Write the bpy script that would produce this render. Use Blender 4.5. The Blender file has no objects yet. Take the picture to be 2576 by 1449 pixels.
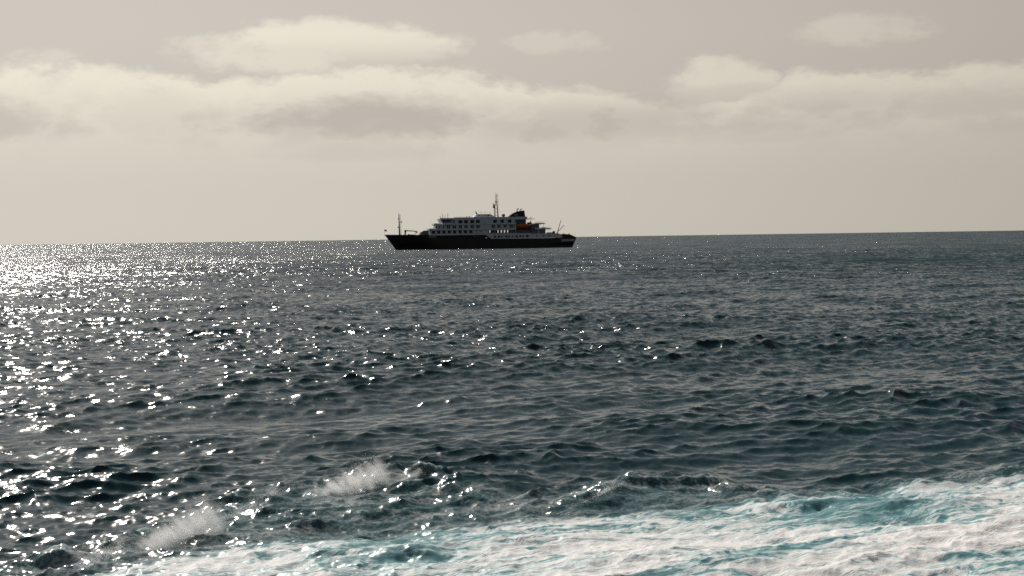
import bpy, bmesh, math, random
import numpy as np
from mathutils import Vector, Matrix

SC = bpy.context.scene
COL = SC.collection
RNG = np.random.default_rng(7)
random.seed(7)
R = math.radians

# ------------------------------------------------------------------ camera
CAM_H = 5.8
FPX = 3539.0                      # focal length in pixels of a 2576 px wide frame
ROLL = R(0.82)
PITCH = math.atan(126.5 / FPX)    # looking slightly down
cam_d = bpy.data.cameras.new("camera")
cam_d.sensor_width = 36.0
cam_d.lens = 36.0 * FPX / 2576.0
cam_d.clip_start = 0.5
cam_d.clip_end = 200000.0
cam = bpy.data.objects.new("camera", cam_d)
COL.objects.link(cam)
cam.matrix_world = (Matrix.Translation((0, 0, CAM_H)) @ Matrix.Rotation(R(90) - PITCH, 4, 'X')
                    @ Matrix.Rotation(-ROLL, 4, 'Z'))
SC.camera = cam

# ------------------------------------------------------------------ light
SUN_AZ = R(-25.0)                 # left of the view direction
SUN_EL = R(41.0)
SUN = Vector((math.sin(SUN_AZ) * math.cos(SUN_EL), math.cos(SUN_AZ) * math.cos(SUN_EL), math.sin(SUN_EL)))
sun_d = bpy.data.lights.new("sun", 'SUN')
sun_d.energy = 3.1
sun_d.angle = R(0.53)
sun_d.color = (1.0, 0.945, 0.86)
sun = bpy.data.objects.new("sun", sun_d)
COL.objects.link(sun)
sun.location = SUN * 300
sun.rotation_euler = SUN.to_track_quat('Z', 'Y').to_euler()

SC.view_settings.view_transform = 'Standard'
SC.view_settings.look = 'None'
SC.view_settings.exposure = 0.0
SC.view_settings.gamma = 1.0
SC.view_settings.use_curve_mapping = False
SC.render.engine = 'CYCLES'
SC.cycles.use_denoising = False
SC.cycles.max_bounces = 10
SC.cycles.glossy_bounces = 2
SC.cycles.diffuse_bounces = 3
SC.cycles.volume_bounces = 8
SC.cycles.transparent_max_bounces = 8
SC.cycles.sample_clamp_indirect = 4.0
SC.cycles.caustics_reflective = False
SC.cycles.caustics_refractive = False
SC.cycles.filter_width = 1.6


# ------------------------------------------------------------------ node helper
class G:
    """tiny expression layer over a node tree"""
    def __init__(self, nt):
        self.nt = nt

    def new(self, kind, **kw):
        n = self.nt.nodes.new(kind)
        for k, v in kw.items():
            setattr(n, k, v)
        return n

    def put(self, sock, v):
        if isinstance(v, E):
            self.nt.links.new(v.s, sock)
        elif isinstance(v, bpy.types.NodeSocket):
            self.nt.links.new(v, sock)
        else:
            sock.default_value = v

    def m(self, op, *a, clamp=False):
        n = self.new('ShaderNodeMath', operation=op)
        n.use_clamp = clamp
        for i, v in enumerate(a):
            self.put(n.inputs[i], v)
        return E(self, n.outputs[0])

    def vm(self, op, *a, out=0):
        n = self.new('ShaderNodeVectorMath', operation=op)
        for i, v in enumerate(a):
            if op == 'SCALE' and i == 1:
                self.put(n.inputs[3], v)
            else:
                self.put(n.inputs[i], v)
        return E(self, n.outputs[out])

    def xyz(self, v):
        n = self.new('ShaderNodeSeparateXYZ')
        self.put(n.inputs[0], v)
        return [E(self, o) for o in n.outputs]

    def vec(self, x, y, z):
        n = self.new('ShaderNodeCombineXYZ')
        for i, v in enumerate((x, y, z)):
            self.put(n.inputs[i], v)
        return E(self, n.outputs[0])

    def noise(self, v, scale, detail=3.0, rough=0.5, dist=0.0, color=False):
        n = self.new('ShaderNodeTexNoise')
        self.put(n.inputs['Vector'], v)
        n.inputs['Scale'].default_value = scale
        n.inputs['Detail'].default_value = detail
        n.inputs['Roughness'].default_value = rough
        n.inputs['Distortion'].default_value = dist
        return E(self, n.outputs['Color' if color else 0])

    def smooth(self, v, a, b):
        n = self.new('ShaderNodeMapRange', interpolation_type='SMOOTHSTEP')
        self.put(n.inputs['Value'], v)
        self.put(n.inputs['From Min'], a)
        self.put(n.inputs['From Max'], b)
        return E(self, n.outputs[0])

    def mix(self, f, a, b):
        n = self.new('ShaderNodeMix', data_type='RGBA')
        self.put(n.inputs[0], f)
        for i, v in ((6, a), (7, b)):
            if isinstance(v, tuple) and len(v) == 3:
                v = v + (1.0,)
            self.put(n.inputs[i], v)
        return E(self, n.outputs[2])

    def attr(self, name):
        n = self.new('ShaderNodeAttribute', attribute_name=name)
        return E(self, n.outputs['Fac'])


class E:
    def __init__(self, g, s):
        self.g, self.s = g, s

    def __add__(self, o): return self.g.m('ADD', self, o)
    __radd__ = __add__
    def __sub__(self, o): return self.g.m('SUBTRACT', self, o)
    def __rsub__(self, o): return self.g.m('SUBTRACT', o, self)
    def __mul__(self, o): return self.g.m('MULTIPLY', self, o)
    __rmul__ = __mul__
    def __truediv__(self, o): return self.g.m('DIVIDE', self, o)
    def exp(self): return self.g.m('EXPONENT', self)
    def clamp(self): return self.g.m('ADD', self, 0.0, clamp=True)


# ------------------------------------------------------------------ sky
def build_world():
    w = bpy.data.worlds.new("World")
    SC.world = w
    w.use_nodes = True
    w.cycles.sampling_method = 'NONE'
    nt = w.node_tree
    nt.nodes.clear()
    g = G(nt)
    co = g.new('ShaderNodeTexCoord')
    d = g.vm('NORMALIZE', co.outputs['Generated'])
    x, y, z = g.xyz(d)
    K = FPX / 1000.0
    U = g.m('ARCTAN2', x, y) * K            # azimuth, view direction = 0
    W = g.m('ARCSINE', z) * K               # elevation

    sky = g.new('ShaderNodeTexSky', sky_type='NISHITA')
    sky.sun_disc = False
    sky.sun_elevation = SUN_EL
    sky.sun_rotation = SUN_AZ
    sky.altitude = 0
    sky.air_density = 1.0
    sky.dust_density = 1.2
    sky.ozone_density = 1.0
    nish = E(g, sky.outputs[0])
    lum = g.vm('DOT_PRODUCT', nish, (0.25, 0.6, 0.15), out=1)
    # a thin milky layer takes most of the blue out of the clear air
    nish = g.vm('SCALE', g.mix(0.58, nish, g.vec(lum * 1.12, lum * 0.97, lum * 0.97)), 0.45)

    # forward scattering: the hazy air is brighter towards the sun
    cg = g.vm('DOT_PRODUCT', d, tuple(SUN), out=1)
    ph = g.m('POWER', (cg * 0.5 + 0.5).clamp(), 3.0)
    glow = ph * 1.08 + 0.20

    # noise domains: direction vectors, so nothing repeats or has a seam
    dn = g.vec(x * K, y * K, z * (K * 2.2))
    n_big = g.noise(dn, 2.6, 3.0, 0.5) - 0.5
    n_mid = g.noise(dn, 8.0, 3.0, 0.55) - 0.5
    n_fine = g.noise(dn, 30.0, 2.0, 0.55) - 0.5

    # long bank of stratocumulus: the height of its top over azimuth
    fc = g.new('ShaderNodeFloatCurve')
    cv = fc.mapping.curves[0]
    knots = [(0, .408), (340, .419), (620, .390), (830, .420), (1090, .412), (1290, .388), (1490, .366), (1590, .335),
             (1690, .318), (1800, .33), (1960, .375), (2020, .392), (2120, .378), (2230, .374), (2400, .388), (2576, .382)]
    pts = [(kx / 2576.0, (kw - 0.25) * 5.0) for kx, kw in knots]
    while len(cv.points) < len(pts):
        cv.points.new(0.5, 0.5)
    for p, (a, b) in zip(cv.points, pts):
        p.location = (a, b)
        p.handle_type = 'AUTO'
    fc.mapping.extend = 'HORIZONTAL'
    fc.mapping.update()
    g.put(fc.inputs['Value'], (U + 1.288) / 2.576)
    T = E(g, fc.outputs[0]) / 5.0 + 0.25
    Tn = T + 0.008 + n_mid * 0.085 + n_fine * 0.032
    edge = g.smooth(Tn - W, -0.010, 0.028)
    fall = g.smooth(W, 0.10, 0.33)
    under = g.m('MAXIMUM', Tn - W, 0.0)
    rim = (under * -9.0).exp() * 0.5 + 0.5
    bank = edge * rim * (fall * 0.75 + 0.25) * ((n_big * 0.8 + n_mid * 0.9 + n_fine * 0.35 + 1.08)).clamp()

    def blob(u, ww, ru, rw_up, rw_dn, rough=0.75):
        du = (U - u) / ru
        dw = W - ww
        up = g.m('MAXIMUM', dw, 0.0) / rw_up
        dn_ = g.m('MINIMUM', dw, 0.0) / rw_dn
        q = du * du + up * up + dn_ * dn_
        return q + (n_big * 2.4 + n_mid * 2.6 + n_fine * 1.1) * rough

    lent = (1.0 - g.smooth(blob(-0.42, 0.475, 0.315, 0.074, 0.060, 0.5), 0.5, 1.2)) * g.smooth(W, 0.405, 0.51) * 0.86
    lent2 = 1.0 - g.smooth(blob(-0.60, 0.470, 0.22, 0.045, 0.06), 0.2, 1.3)
    puff = (1.0 - g.smooth(blob(0.55, 0.365, 0.15, 0.078, 0.07, 0.8), 0.2, 1.25)) * g.smooth(W, 0.28, 0.37) * 0.8
    puff2 = 1.0 - g.smooth(blob(0.85, 0.485, 0.19, 0.042, 0.04, 1.1), -0.2, 1.3)
    wisp = (1.0 - g.smooth(blob(0.12, 0.480, 0.12, 0.03, 0.03, 1.2), 0.1, 1.2)) * 0.28
    wisp2 = (1.0 - g.smooth(blob(-1.13, 0.440, 0.10, 0.03, 0.04, 1.2), 0.1, 1.2)) * 0.3
    # the same kind of loose cloud goes on overhead and all round
    high = g.smooth(n_big * 1.3 + n_mid * 0.6, 0.05, 0.42) * g.smooth(W, 0.62, 1.1) * 0.7
    cloud = lent
    for c in (lent2 * 0.6, puff * 0.9, puff2 * 0.42, wisp, wisp2, bank, high):
        cloud = g.m('MAXIMUM', cloud, c)

    def shade(u, ww, ru, rw, s, rough=0.55):
        return (1.0 - g.smooth(blob(u, ww, ru, rw, rw * 0.62, rough), 0.05, 1.25)) * s
    dark = shade(-0.36, 0.290, 0.36, 0.075, 0.95)
    for a in ((0.10, 0.262, 0.14, 0.055, 0.75), (0.235, 0.275, 0.12, 0.07, 0.85), (-1.30, 0.285, 0.22, 0.08, 0.75),
              (-0.40, 0.215, 0.26, 0.04, 0.35), (-0.86, 0.30, 0.16, 0.08, 0.22), (0.80, 0.315, 0.2, 0.05, 0.35),
              (1.10, 0.30, 0.22, 0.05, 0.4), (0.62, 0.245, 0.25, 0.04, 0.25), (0.55, 0.345, 0.2, 0.03, 0.3)):
        dark = g.m('MAXIMUM', dark, shade(*a))
    dark = g.m('MAXIMUM', dark, g.smooth(n_big - n_mid * 0.6, 0.06, 0.3) * g.smooth(W, 0.12, 0.3) * (1.0 - g.smooth(W, 0.33, 0.4)) * 0.45)

    belly = (W - 0.285) / 0.055
    dark = g.m('MAXIMUM', dark, (belly * belly * -1.0).exp() * g.smooth(n_big * 1.2 + n_mid * 0.9, -0.22, 0.20) * 0.62)
    veil_c = (6.05, 5.6, 4.98, 1)
    cloud_c = (8.8, 8.25, 6.85, 1)
    dark_c = (5.2, 4.85, 4.35, 1)
    veil = g.mix(cloud * 0.92, veil_c, cloud_c)
    veil = g.mix(dark * (g.smooth(cloud, 0.0, 0.4) * 0.6 + 0.4), veil, dark_c)
    low = (1.0 - g.smooth(W, 0.02, 0.34)) * 0.55
    veil = g.mix(low, veil, (7.35, 6.85, 5.85, 1))
    veil = g.vm('SCALE', veil, glow)
    # clear air shows more and more through the veil higher up
    f = 1.0 - g.smooth(W, 0.46, 1.15) * (0.92 - cloud * 0.25)
    col = g.mix(f, nish, veil)
    bg = g.new('ShaderNodeBackground')
    g.put(bg.inputs['Color'], col)
    bg.inputs['Strength'].default_value = 0.1
    out = g.new('ShaderNodeOutputWorld')
    nt.links.new(bg.outputs[0], out.inputs['Surface'])


build_world()


# ------------------------------------------------------------------ materials
def mat(name, base, rough=0.5, metal=0.0, grain=0.0, gscale=3.0, coat=0.0, alt=None):
    m = bpy.data.materials.new(name)
    m.use_nodes = True
    nt = m.node_tree
    b = nt.nodes['Principled BSDF']
    g = G(nt)
    b.inputs['Roughness'].default_value = rough
    b.inputs['Metallic'].default_value = metal
    b.inputs['Coat Weight'].default_value = coat
    if grain:
        co = g.new('ShaderNodeTexCoord')
        n = g.noise(co.outputs['Object'], gscale, 6.0, 0.6)
        sx = g.vm('MULTIPLY', co.outputs['Object'], (1.2, 1.2, 0.12))
        st = g.noise(sx, gscale, 4.0, 0.6)
        f = ((n + st - 1.0) * (2.2 * grain) + 0.5).clamp()
        a2 = alt or tuple(c * 0.62 for c in base)
        g.put(b.inputs['Base Color'], g.mix(f, a2 + (1,), base + (1,)))
        g.put(b.inputs['Roughness'], rough + (n - 0.5) * 0.25)
    else:
        b.inputs['Base Color'].default_value = base + (1,)
    return m


M = {
    'hull': mat('hull_black_paint', (0.006, 0.006, 0.006), 0.45, grain=0.6, gscale=0.5, alt=(0.012, 0.011, 0.010)),
    'boot': mat('hull_bottom_paint', (0.05, 0.022, 0.018), 0.6, grain=0.6, gscale=0.6),
    'white': mat('white_ship_paint', (0.77, 0.80, 0.84), 0.42, grain=0.35, gscale=0.5, alt=(0.62, 0.65, 0.68)),
    'deck': mat('deck_coating', (0.16, 0.19, 0.17), 0.75, grain=0.5, gscale=1.0),
    'grey': mat('grey_steel_paint', (0.23, 0.24, 0.24), 0.5, grain=0.5, gscale=0.8),
    'dark': mat('dark_steel_paint', (0.028, 0.027, 0.026), 0.55, grain=0.5, gscale=0.8),
    'mast': mat('mast_paint', (0.20, 0.15, 0.14), 0.5, grain=0.4),
    'orange': mat('lifeboat_orange', (0.88, 0.19, 0.03), 0.4, grain=0.3, gscale=0.8, alt=(0.7, 0.14, 0.03)),
    'orange_dark': mat('lifeboat_fender_orange', (0.55, 0.12, 0.03), 0.55, grain=0.3),
    'letter': mat('white_lettering', (0.90, 0.90, 0.90), 0.45, grain=0.2),
    'flag': mat('red_flag_cloth', (0.42, 0.03, 0.03), 0.8, grain=0.3),
    'cloth_a': mat('dark_blue_jacket', (0.03, 0.04, 0.07), 0.8, grain=0.3, gscale=6),
    'cloth_b': mat('dark_red_jacket', (0.10, 0.02, 0.02), 0.8, grain=0.3, gscale=6),
    'funnel': mat('funnel_black_paint', (0.010, 0.010, 0.010), 0.8, grain=0.5, gscale=0.8),
    'skin': mat('skin', (0.45, 0.27, 0.20), 0.55),
    'hair': mat('hair', (0.04, 0.03, 0.025), 0.6),
}
glass = mat('tinted_window_glass', (0.006, 0.006, 0.005), 0.15)
glass.node_tree.nodes['Principled BSDF'].inputs['Specular IOR Level'].default_value = 0.35
glass.node_tree.nodes['Principled BSDF'].inputs['IOR'].default_value = 1.5
M['glass'] = glass


# ------------------------------------------------------------------ mesh helpers
class MB:
    def __init__(self):
        self.v, self.f, self.mi = [], [], []

    def add(self, vs, fs, mi=0):
        o = len(self.v)
        self.v += [tuple(p) for p in vs]
        for f in fs:
            self.f.append([i + o for i in f])
            self.mi.append(mi)
        return self

    def box(self, x0, x1, y0, y1, z0, z1, mi=0):
        vs = [(x, y, z) for z in (z0, z1) for y in (y0, y1) for x in (x0, x1)]
        return self.add(vs, [(0, 2, 3, 1), (4, 5, 7, 6), (0, 1, 5, 4), (2, 6, 7, 3), (0, 4, 6, 2), (1, 3, 7, 5)], mi)

    def prism(self, prof, y0, y1, mi=0, taper=None):
        """profile of (x, z) extruded along y"""
        n = len(prof)
        vs = [(x, y0, z) for x, z in prof] + [(x, y1, z) for x, z in prof]
        fs = [tuple(range(n)), tuple(range(2 * n - 1, n - 1, -1))]
        for i in range(n):
            j = (i + 1) % n
            fs.append((i, i + n, j + n, j))
        return self.add(vs, fs, mi)

    def tube(self, a, b, r0, r1=None, n=8, mi=0, caps=True):
        r1 = r0 if r1 is None else r1
        a, b = Vector(a), Vector(b)
        q = (b - a).to_track_quat('Z', 'Y')
        vs = []
        for p, r in ((a, r0), (b, r1)):
            for k in range(n):
                t = 2 * math.pi * k / n
                vs.append(p + q @ Vector((r * math.cos(t), r * math.sin(t), 0)))
        fs = [(k, (k + 1) % n, n + (k + 1) % n, n + k) for k in range(n)]
        if caps:
            fs += [tuple(range(n - 1, -1, -1)), tuple(range(n, 2 * n))]
        return self.add(vs, fs, mi)

    def path(self, pts, r0, r1=None, n=8, mi=0):
        r1 = r0 if r1 is None else r1
        m = len(pts) - 1
        for i in range(m):
            a = r0 + (r1 - r0) * i / m
            b = r0 + (r1 - r0) * (i + 1) / m
            self.tube(pts[i], pts[i + 1], a, b, n, mi)
        return self

    def lathe(self, c, prof, n=16, mi=0):
        vs, fs = [], []
        for r, z in prof:
            for k in range(n):
                t = 2 * math.pi * k / n
                vs.append((c[0] + r * math.cos(t), c[1] + r * math.sin(t), c[2] + z))
        for i in range(len(prof) - 1):
            for k in range(n):
                a, b = i * n + k, i * n + (k + 1) % n
                fs.append((a, b, b + n, a + n))
        return self.add(vs, fs, mi)

    def mesh(self, name, mats, bevel=0.0, smooth=False):
        me = bpy.data.meshes.new(name)
        me.from_pydata(self.v, [], self.f)
        for m in mats:
            me.materials.append(m)
        for p, k in zip(me.polygons, self.mi):
            p.material_index = k
        bm = bmesh.new()
        bm.from_mesh(me)
        bmesh.ops.remove_doubles(bm, verts=bm.verts, dist=1e-5)
        bmesh.ops.recalc_face_normals(bm, faces=bm.faces)
        if bevel:
            es = [e for e in bm.edges if len(e.link_faces) == 2 and e.calc_face_angle(0) > 0.6]
            bmesh.ops.bevel(bm, geom=es, offset=bevel, segments=2, affect='EDGES', profile=0.5, clamp_overlap=True)
        bm.to_mesh(me)
        bm.free()
        if smooth:
            me.polygons.foreach_set('use_smooth', [True] * len(me.polygons))
        me.update()
        return me


def link(name, me, parent=None, loc=None):
    o = bpy.data.objects.new(name, me)
    COL.objects.link(o)
    if parent is not None:
        o.parent = parent
    if loc is not None:
        o.location = loc
    return o


def part(name, mb, mats, parent, bevel=0.0, smooth=False, loc=None):
    if not isinstance(mats, (list, tuple)):
        mats = [mats]
    return link(name, mb.mesh(name, mats, bevel, smooth), parent, loc)


def tag(o, label=None, cat=None, group=None, kind=None):
    for k, v in (('label', label), ('category', cat), ('group', group), ('kind', kind)):
        if v:
            o[k] = v
    return o


# ------------------------------------------------------------------ pixel of the photo (2576 wide) -> point on the sea plane
def ground(px, py, z=0.0):
    v = cam.matrix_world.to_3x3() @ Vector(((px - 1288) / FPX, -(py - 724.5) / FPX, -1.0))
    t = (z - CAM_H) / v.z
    return np.array((v.x * t, v.y * t))


# ------------------------------------------------------------------ ocean surface
def spectrum_tile(N, L, lam_min, lam_max, slope_rms, wind, spread, power=3.6, seed=1, cross=0.0):
    """random sea tile: height and choppy displacement, normalised to a slope"""
    rg = np.random.default_rng(seed)
    k1 = 2 * np.pi * np.fft.fftfreq(N, L / N)
    kx, ky = np.meshgrid(k1, k1, indexing='ij')
    k = np.hypot(kx, ky)
    k[0, 0] = 1e-9
    c = (kx * wind[0] + ky * wind[1]) / k
    D = spread + (1 - spread) * np.abs(c) ** 6
    c2 = (kx * CROSS[0] + ky * CROSS[1]) / k
    D = D + cross * np.abs(c2) ** 8          # a second, crossing chop
    kl, kh = 2 * np.pi / lam_max, 2 * np.pi / lam_min
    win = 1 / (1 + (kl / k) ** 6) / (1 + (k / kh) ** 6)
    P = k ** (-power) * D * win
    P[0, 0] = 0
    H = (rg.normal(size=(N, N)) + 1j * rg.normal(size=(N, N))) * np.sqrt(P)
    sx = np.fft.ifft2(1j * kx * H).real
    sy = np.fft.ifft2(1j * ky * H).real
    s = slope_rms / math.sqrt((sx ** 2 + sy ** 2).mean())
    H *= s
    h = np.fft.ifft2(H).real
    dx = np.fft.ifft2(-1j * kx / k * H).real
    dy = np.fft.ifft2(-1j * ky / k * H).real
    return np.stack((h, dx, dy), -1).astype(np.float32)


def noise_tile(N, L, lam_min, lam_max, power, seed):
    rg = np.random.default_rng(seed)
    k1 = 2 * np.pi * np.fft.fftfreq(N, L / N)
    kx, ky = np.meshgrid(k1, k1, indexing='ij')
    k = np.hypot(kx, ky)
    k[0, 0] = 1e-9
    P = k ** (-power) / (1 + (2 * np.pi / lam_max / k) ** 6) / (1 + (k / (2 * np.pi / lam_min)) ** 6)
    P[0, 0] = 0
    h = np.fft.ifft2((rg.normal(size=(N, N)) + 1j * rg.normal(size=(N, N))) * np.sqrt(P)).real
    return (h / h.std()).astype(np.float32)[..., None]


def sample(tile, L, x, y, rot=0.0):
    N = tile.shape[0]
    c, s = math.cos(rot), math.sin(rot)
    u = (c * x + s * y) / L * N
    v = (-s * x + c * y) / L * N
    iu, iv = np.floor(u).astype(np.int64), np.floor(v).astype(np.int64)
    fu, fv = (u - iu)[:, None].astype(np.float32), (v - iv)[:, None].astype(np.float32)
    i0, j0, i1, j1 = iu % N, iv % N, (iu + 1) % N, (iv + 1) % N
    r = (tile[i0, j0] * (1 - fu) * (1 - fv) + tile[i1, j0] * fu * (1 - fv)
         + tile[i0, j1] * (1 - fu) * fv + tile[i1, j1] * fu * fv)
    if r.shape[1] == 3:
        r = np.stack((r[:, 0], c * r[:, 1] - s * r[:, 2], s * r[:, 1] + c * r[:, 2]), -1)
    return r


def sstep(a, b, x):
    t = np.clip((x - a) / (b - a), 0, 1)
    return t * t * (3 - 2 * t)


WIND = np.array((0.36, -0.93))
WIND /= np.linalg.norm(WIND)
CROSS = np.array((0.90, -0.44))
CROSS /= np.linalg.norm(CROSS)

# the edge of the foaming wake and the breaking crests beside it
EDGE = np.array([ground(*p) for p in ((-150, 1480), (170, 1449), (400, 1418), (600, 1380), (1000, 1334), (1400, 1300),
                                      (1750, 1264), (2050, 1232), (2330, 1208), (2576, 1190))])
EDGE = EDGE[np.argsort(EDGE[:, 0])]
ZONE = np.array([ground(*p) for p in ((0, 1445), (290, 1370), (520, 1300), (800, 1240), (1000, 1215), (1180, 1240), (1400, 1255),
                                      (1600, 1215), (1800, 1205), (2100, 1215), (2576, 1170))])
ZONE = ZONE[np.argsort(ZONE[:, 0])]


def edge_y(line, x):
    y = np.interp(x, line[:, 0], line[:, 1])
    sl = (line[2:, 1] - line[:-2, 1]).sum() / (line[2:, 0] - line[:-2, 0]).sum()
    y = np.where(x > line[-1, 0], line[-1, 1] + sl * (x - line[-1, 0]), y)
    return np.where(x < line[0, 0], line[0, 1] + 0.6 * (x - line[0, 0]), y)


RIDGES = [  # pixels of the foot of each crest, height, half width
    (((-60, 1520), (140, 1440), (300, 1378), (430, 1335), (560, 1310)), 0.33, 0.52),
    (((560, 1300), (680, 1262), (800, 1250)), 0.34, 0.42),
    (((800, 1262), (930, 1238), (1030, 1208), (1160, 1228), (1260, 1250)), 0.46, 0.52),
    (((1380, 1290), (1540, 1250), (1640, 1222), (1780, 1218), (1960, 1236)), 0.44, 0.50),
    (((2230, 1240), (2400, 1200), (2500, 1185), (2640, 1190)), 0.24, 0.6),
    (((560, 1150), (640, 1132), (720, 1140)), 0.16, 0.40),
    (((1060, 1010), (1120, 1000), (1180, 1006)), 0.22, 0.55),
    (((1950, 1270), (2150, 1262), (2330, 1252)), 0.28, 0.40),
]
RIDGES = [(np.array([ground(*p) for p in pp]), a, w) for pp, a, w in RIDGES]


def ridge_height(x, y, line, amp, wid):
    best = np.full(x.shape, 1e9)
    par = np.zeros(x.shape)
    sgn = np.zeros(x.shape)
    seg = np.linalg.norm(np.diff(line, axis=0), axis=1)
    cum = np.concatenate(([0], np.cumsum(seg)))
    for i in range(len(line) - 1):
        a, b = line[i], line[i + 1]
        d = b - a
        t = np.clip(((x - a[0]) * d[0] + (y - a[1]) * d[1]) / (d @ d), 0, 1)
        ex, ey = x - (a[0] + t * d[0]), y - (a[1] + t * d[1])
        q = np.hypot(ex, ey)
        m = q < best
        best = np.where(m, q, best)
        par = np.where(m, (cum[i] + t * seg[i]) / cum[-1], par)
        sgn = np.where(m, np.sign(ey), sgn)
    ww = np.where(sgn > 0, wid * 1.6, wid * 0.95)
    along = np.sin(np.pi * np.clip(par * 0.84 + 0.08, 0, 1)) ** 0.8
    q = best / ww
    return amp * along * np.exp(-1.3 * q ** 1.25), along * np.exp(-(q * 1.6) ** 2)


def build_ocean():
    # polar sheet, fine in the sector of open water ahead
    th_f = np.linspace(-R(28), R(28), 890)
    th_c = np.linspace(R(28), 2 * math.pi - R(28), 72)[1:-1]
    th = np.concatenate((th_f, th_c))
    rr = [3.0, 8.0, 13.0, 16.5, 18.5]
    while rr[-1] < 90000:
        r = rr[-1]
        gr = np.interp(math.log(r), [math.log(v) for v in (18, 60, 250, 700, 2000, 6000, 20000)],
                       [.0029, .0030, .0035, .0065, .012, .06, .25])
        rr.append(r * (1 + gr))
    rr = np.array(rr)
    nr, nt = len(rr), len(th)
    Rg, Tg = np.meshgrid(rr, th, indexing='ij')
    x = (Rg * np.sin(Tg)).ravel()
    y = (Rg * np.cos(Tg)).ravel()
    r = Rg.ravel()
    dr = np.gradient(rr)
    dth = np.abs(np.gradient(th))
    sp = np.maximum(np.repeat(dr, nt), (Rg * dth[None, :]).ravel())      # local mesh spacing

    A = spectrum_tile(512, 211.0, 2.4, 26.0, 0.080, WIND, 0.06, 3.6, 11)
    B = spectrum_tile(768, 61.0, 0.5, 2.6, 0.25, WIND, 0.06, 3.1, 12, 0.35)
    C = spectrum_tile(512, 15.3, 0.15, 0.65, 0.21, WIND, 0.22, 3.0, 13, 0.4)
    gA = 1 - sstep(1.2, 5.0, sp)
    gB = 1 - sstep(0.30, 1.0, sp)
    gC = 1 - sstep(0.07, 0.22, sp)
    a = sample(A, 211.0, x, y, 0.0)
    b = sample(B, 61.0, x, y, 0.13)
    c = sample(C, 15.3, x, y, -0.21)
    # chop comes in groups: steep crests here and there, sleeker water between
    grp = sample(noise_tile(256, 83.0, 2.6, 12.0, 2.4, 31), 83.0, x * 0.6, y, 0.37)[:, 0]
    b *= (np.clip(0.98 + 0.16 * grp, 0.6, 1.5) * np.interp(r, (40, 120), (0.92, 1.0))).astype(np.float32)[:, None]
    # wind gusts: patches of steeper and smoother chop
    gust = sample(noise_tile(256, 260.0, 9.0, 130.0, 3.0, 5), 260.0, x, y, 0.5)[:, 0]
    gmod = np.clip(1 + 0.08 * gust, 0.75, 1.4)
    # short waves ride steeper on the crests of the long ones
    crest = np.clip(1 + 0.16 * a[:, 0] / a[:, 0].std(), 0.75, 1.4)

    wake = edge_y(EDGE, x) - y                # > 0 inside the foam
    zone = edge_y(ZONE, x) - y                # > 0 beyond the line of crests
    near = r < 70
    inside = sstep(-0.2, 1.2, wake) * near
    calm = 1 - 0.55 * inside

    tot = a * gA[:, None] * np.float32(1) + b * (gB * gmod * crest * calm)[:, None] + c * (gC * gmod * crest)[:, None]
    h = tot[:, 0].copy()
    X = x - 1.15 * tot[:, 1]         # towards the crests: they sharpen, the troughs widen
    Y = y - 1.15 * tot[:, 2]

    # churned water
    n1 = noise_tile(512, 23.0, 0.5, 4.0, 3.0, 21)
    n2 = noise_tile(512, 9.7, 0.09, 0.9, 3.0, 22)
    w1 = sample(n1, 23.0, x, y * 1.5, 0.2)[:, 0]
    w2 = sample(n2, 9.7, x, y * 1.2, -0.4)[:, 0]
    rg1 = 1 - np.abs(w1)
    h += inside * (0.026 * w1 + 0.015 * rg1 + 0.006 * w2)
    zz = sstep(-0.3, 0.6, zone) * (1 - inside) * near
    h += zz * (0.022 * w1 + 0.009 * w2)

    brk = np.zeros_like(h)
    idx = np.where(r < 80)[0]
    xs, ys = x[idx], y[idx]
    wob = 0.22 * w1[idx]
    for line, amp, wid in RIDGES:
        hh, cr = ridge_height(xs + wob, ys + 0.6 * wob, line, amp, wid)
        ragged = 0.52 * (1 + 0.16 * w1[idx] + 0.015 * w2[idx])
        h[idx] += hh * ragged
        if amp > 0.3:
            brk[idx] = np.maximum(brk[idx], cr * sstep(0.4, 0.75, cr) * sstep(-0.5, 1.0, w1[idx] + 0.5 * w2[idx]))
            h[idx] += cr * 0.006 * w2[idx]

    me = bpy.data.meshes.new("sea")
    nv = nr * nt + 1
    co = np.empty((nv, 3), np.float32)
    co[:-1, 0], co[:-1, 1], co[:-1, 2] = X, Y, h
    co[-1] = (0, 0, 0)
    i = np.arange(nr - 1)[:, None] * nt
    j = np.arange(nt)[None, :]
    j1 = (j + 1) % nt
    quads = np.stack((i + j, i + nt + j, i + nt + j1, i + j1), -1).reshape(-1, 4)[:, ::-1]
    tri = np.stack((np.full(nt, nv - 1), np.arange(nt), (np.arange(nt) + 1) % nt), -1)[:, ::-1]
    loops = np.concatenate((quads.ravel(), tri.ravel())).astype(np.int32)
    nq, ntr = len(quads), len(tri)
    me.vertices.add(nv)
    me.vertices.foreach_set('co', co.ravel())
    me.loops.add(len(loops))
    me.loops.foreach_set('vertex_index', loops)
    me.polygons.add(nq + ntr)
    me.polygons.foreach_set('loop_start', np.concatenate((np.arange(nq) * 4, nq * 4 + np.arange(ntr) * 3)).astype(np.int32))
    me.polygons.foreach_set('use_smooth', np.ones(nq + ntr, bool))
    me.update(calc_edges=True)
    me.validate()

    def put(name, v):
        at = me.attributes.new(name, 'FLOAT', 'POINT')
        at.data.foreach_set('value', np.append(v, 0).astype(np.float32))
    # slopes that the mesh cannot hold at this distance are left to the material
    put('lack_short', 1 - gC)
    put('lack_mid', 1 - gB)
    put('lack_long', 1 - gA)
    put('wake', np.where(near | (wake < 0), wake, wake))
    put('zone', np.where(near, sstep(-0.5, 0.7, zone), 0))
    put('break', brk)
    put('lump', w1 * near)
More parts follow.
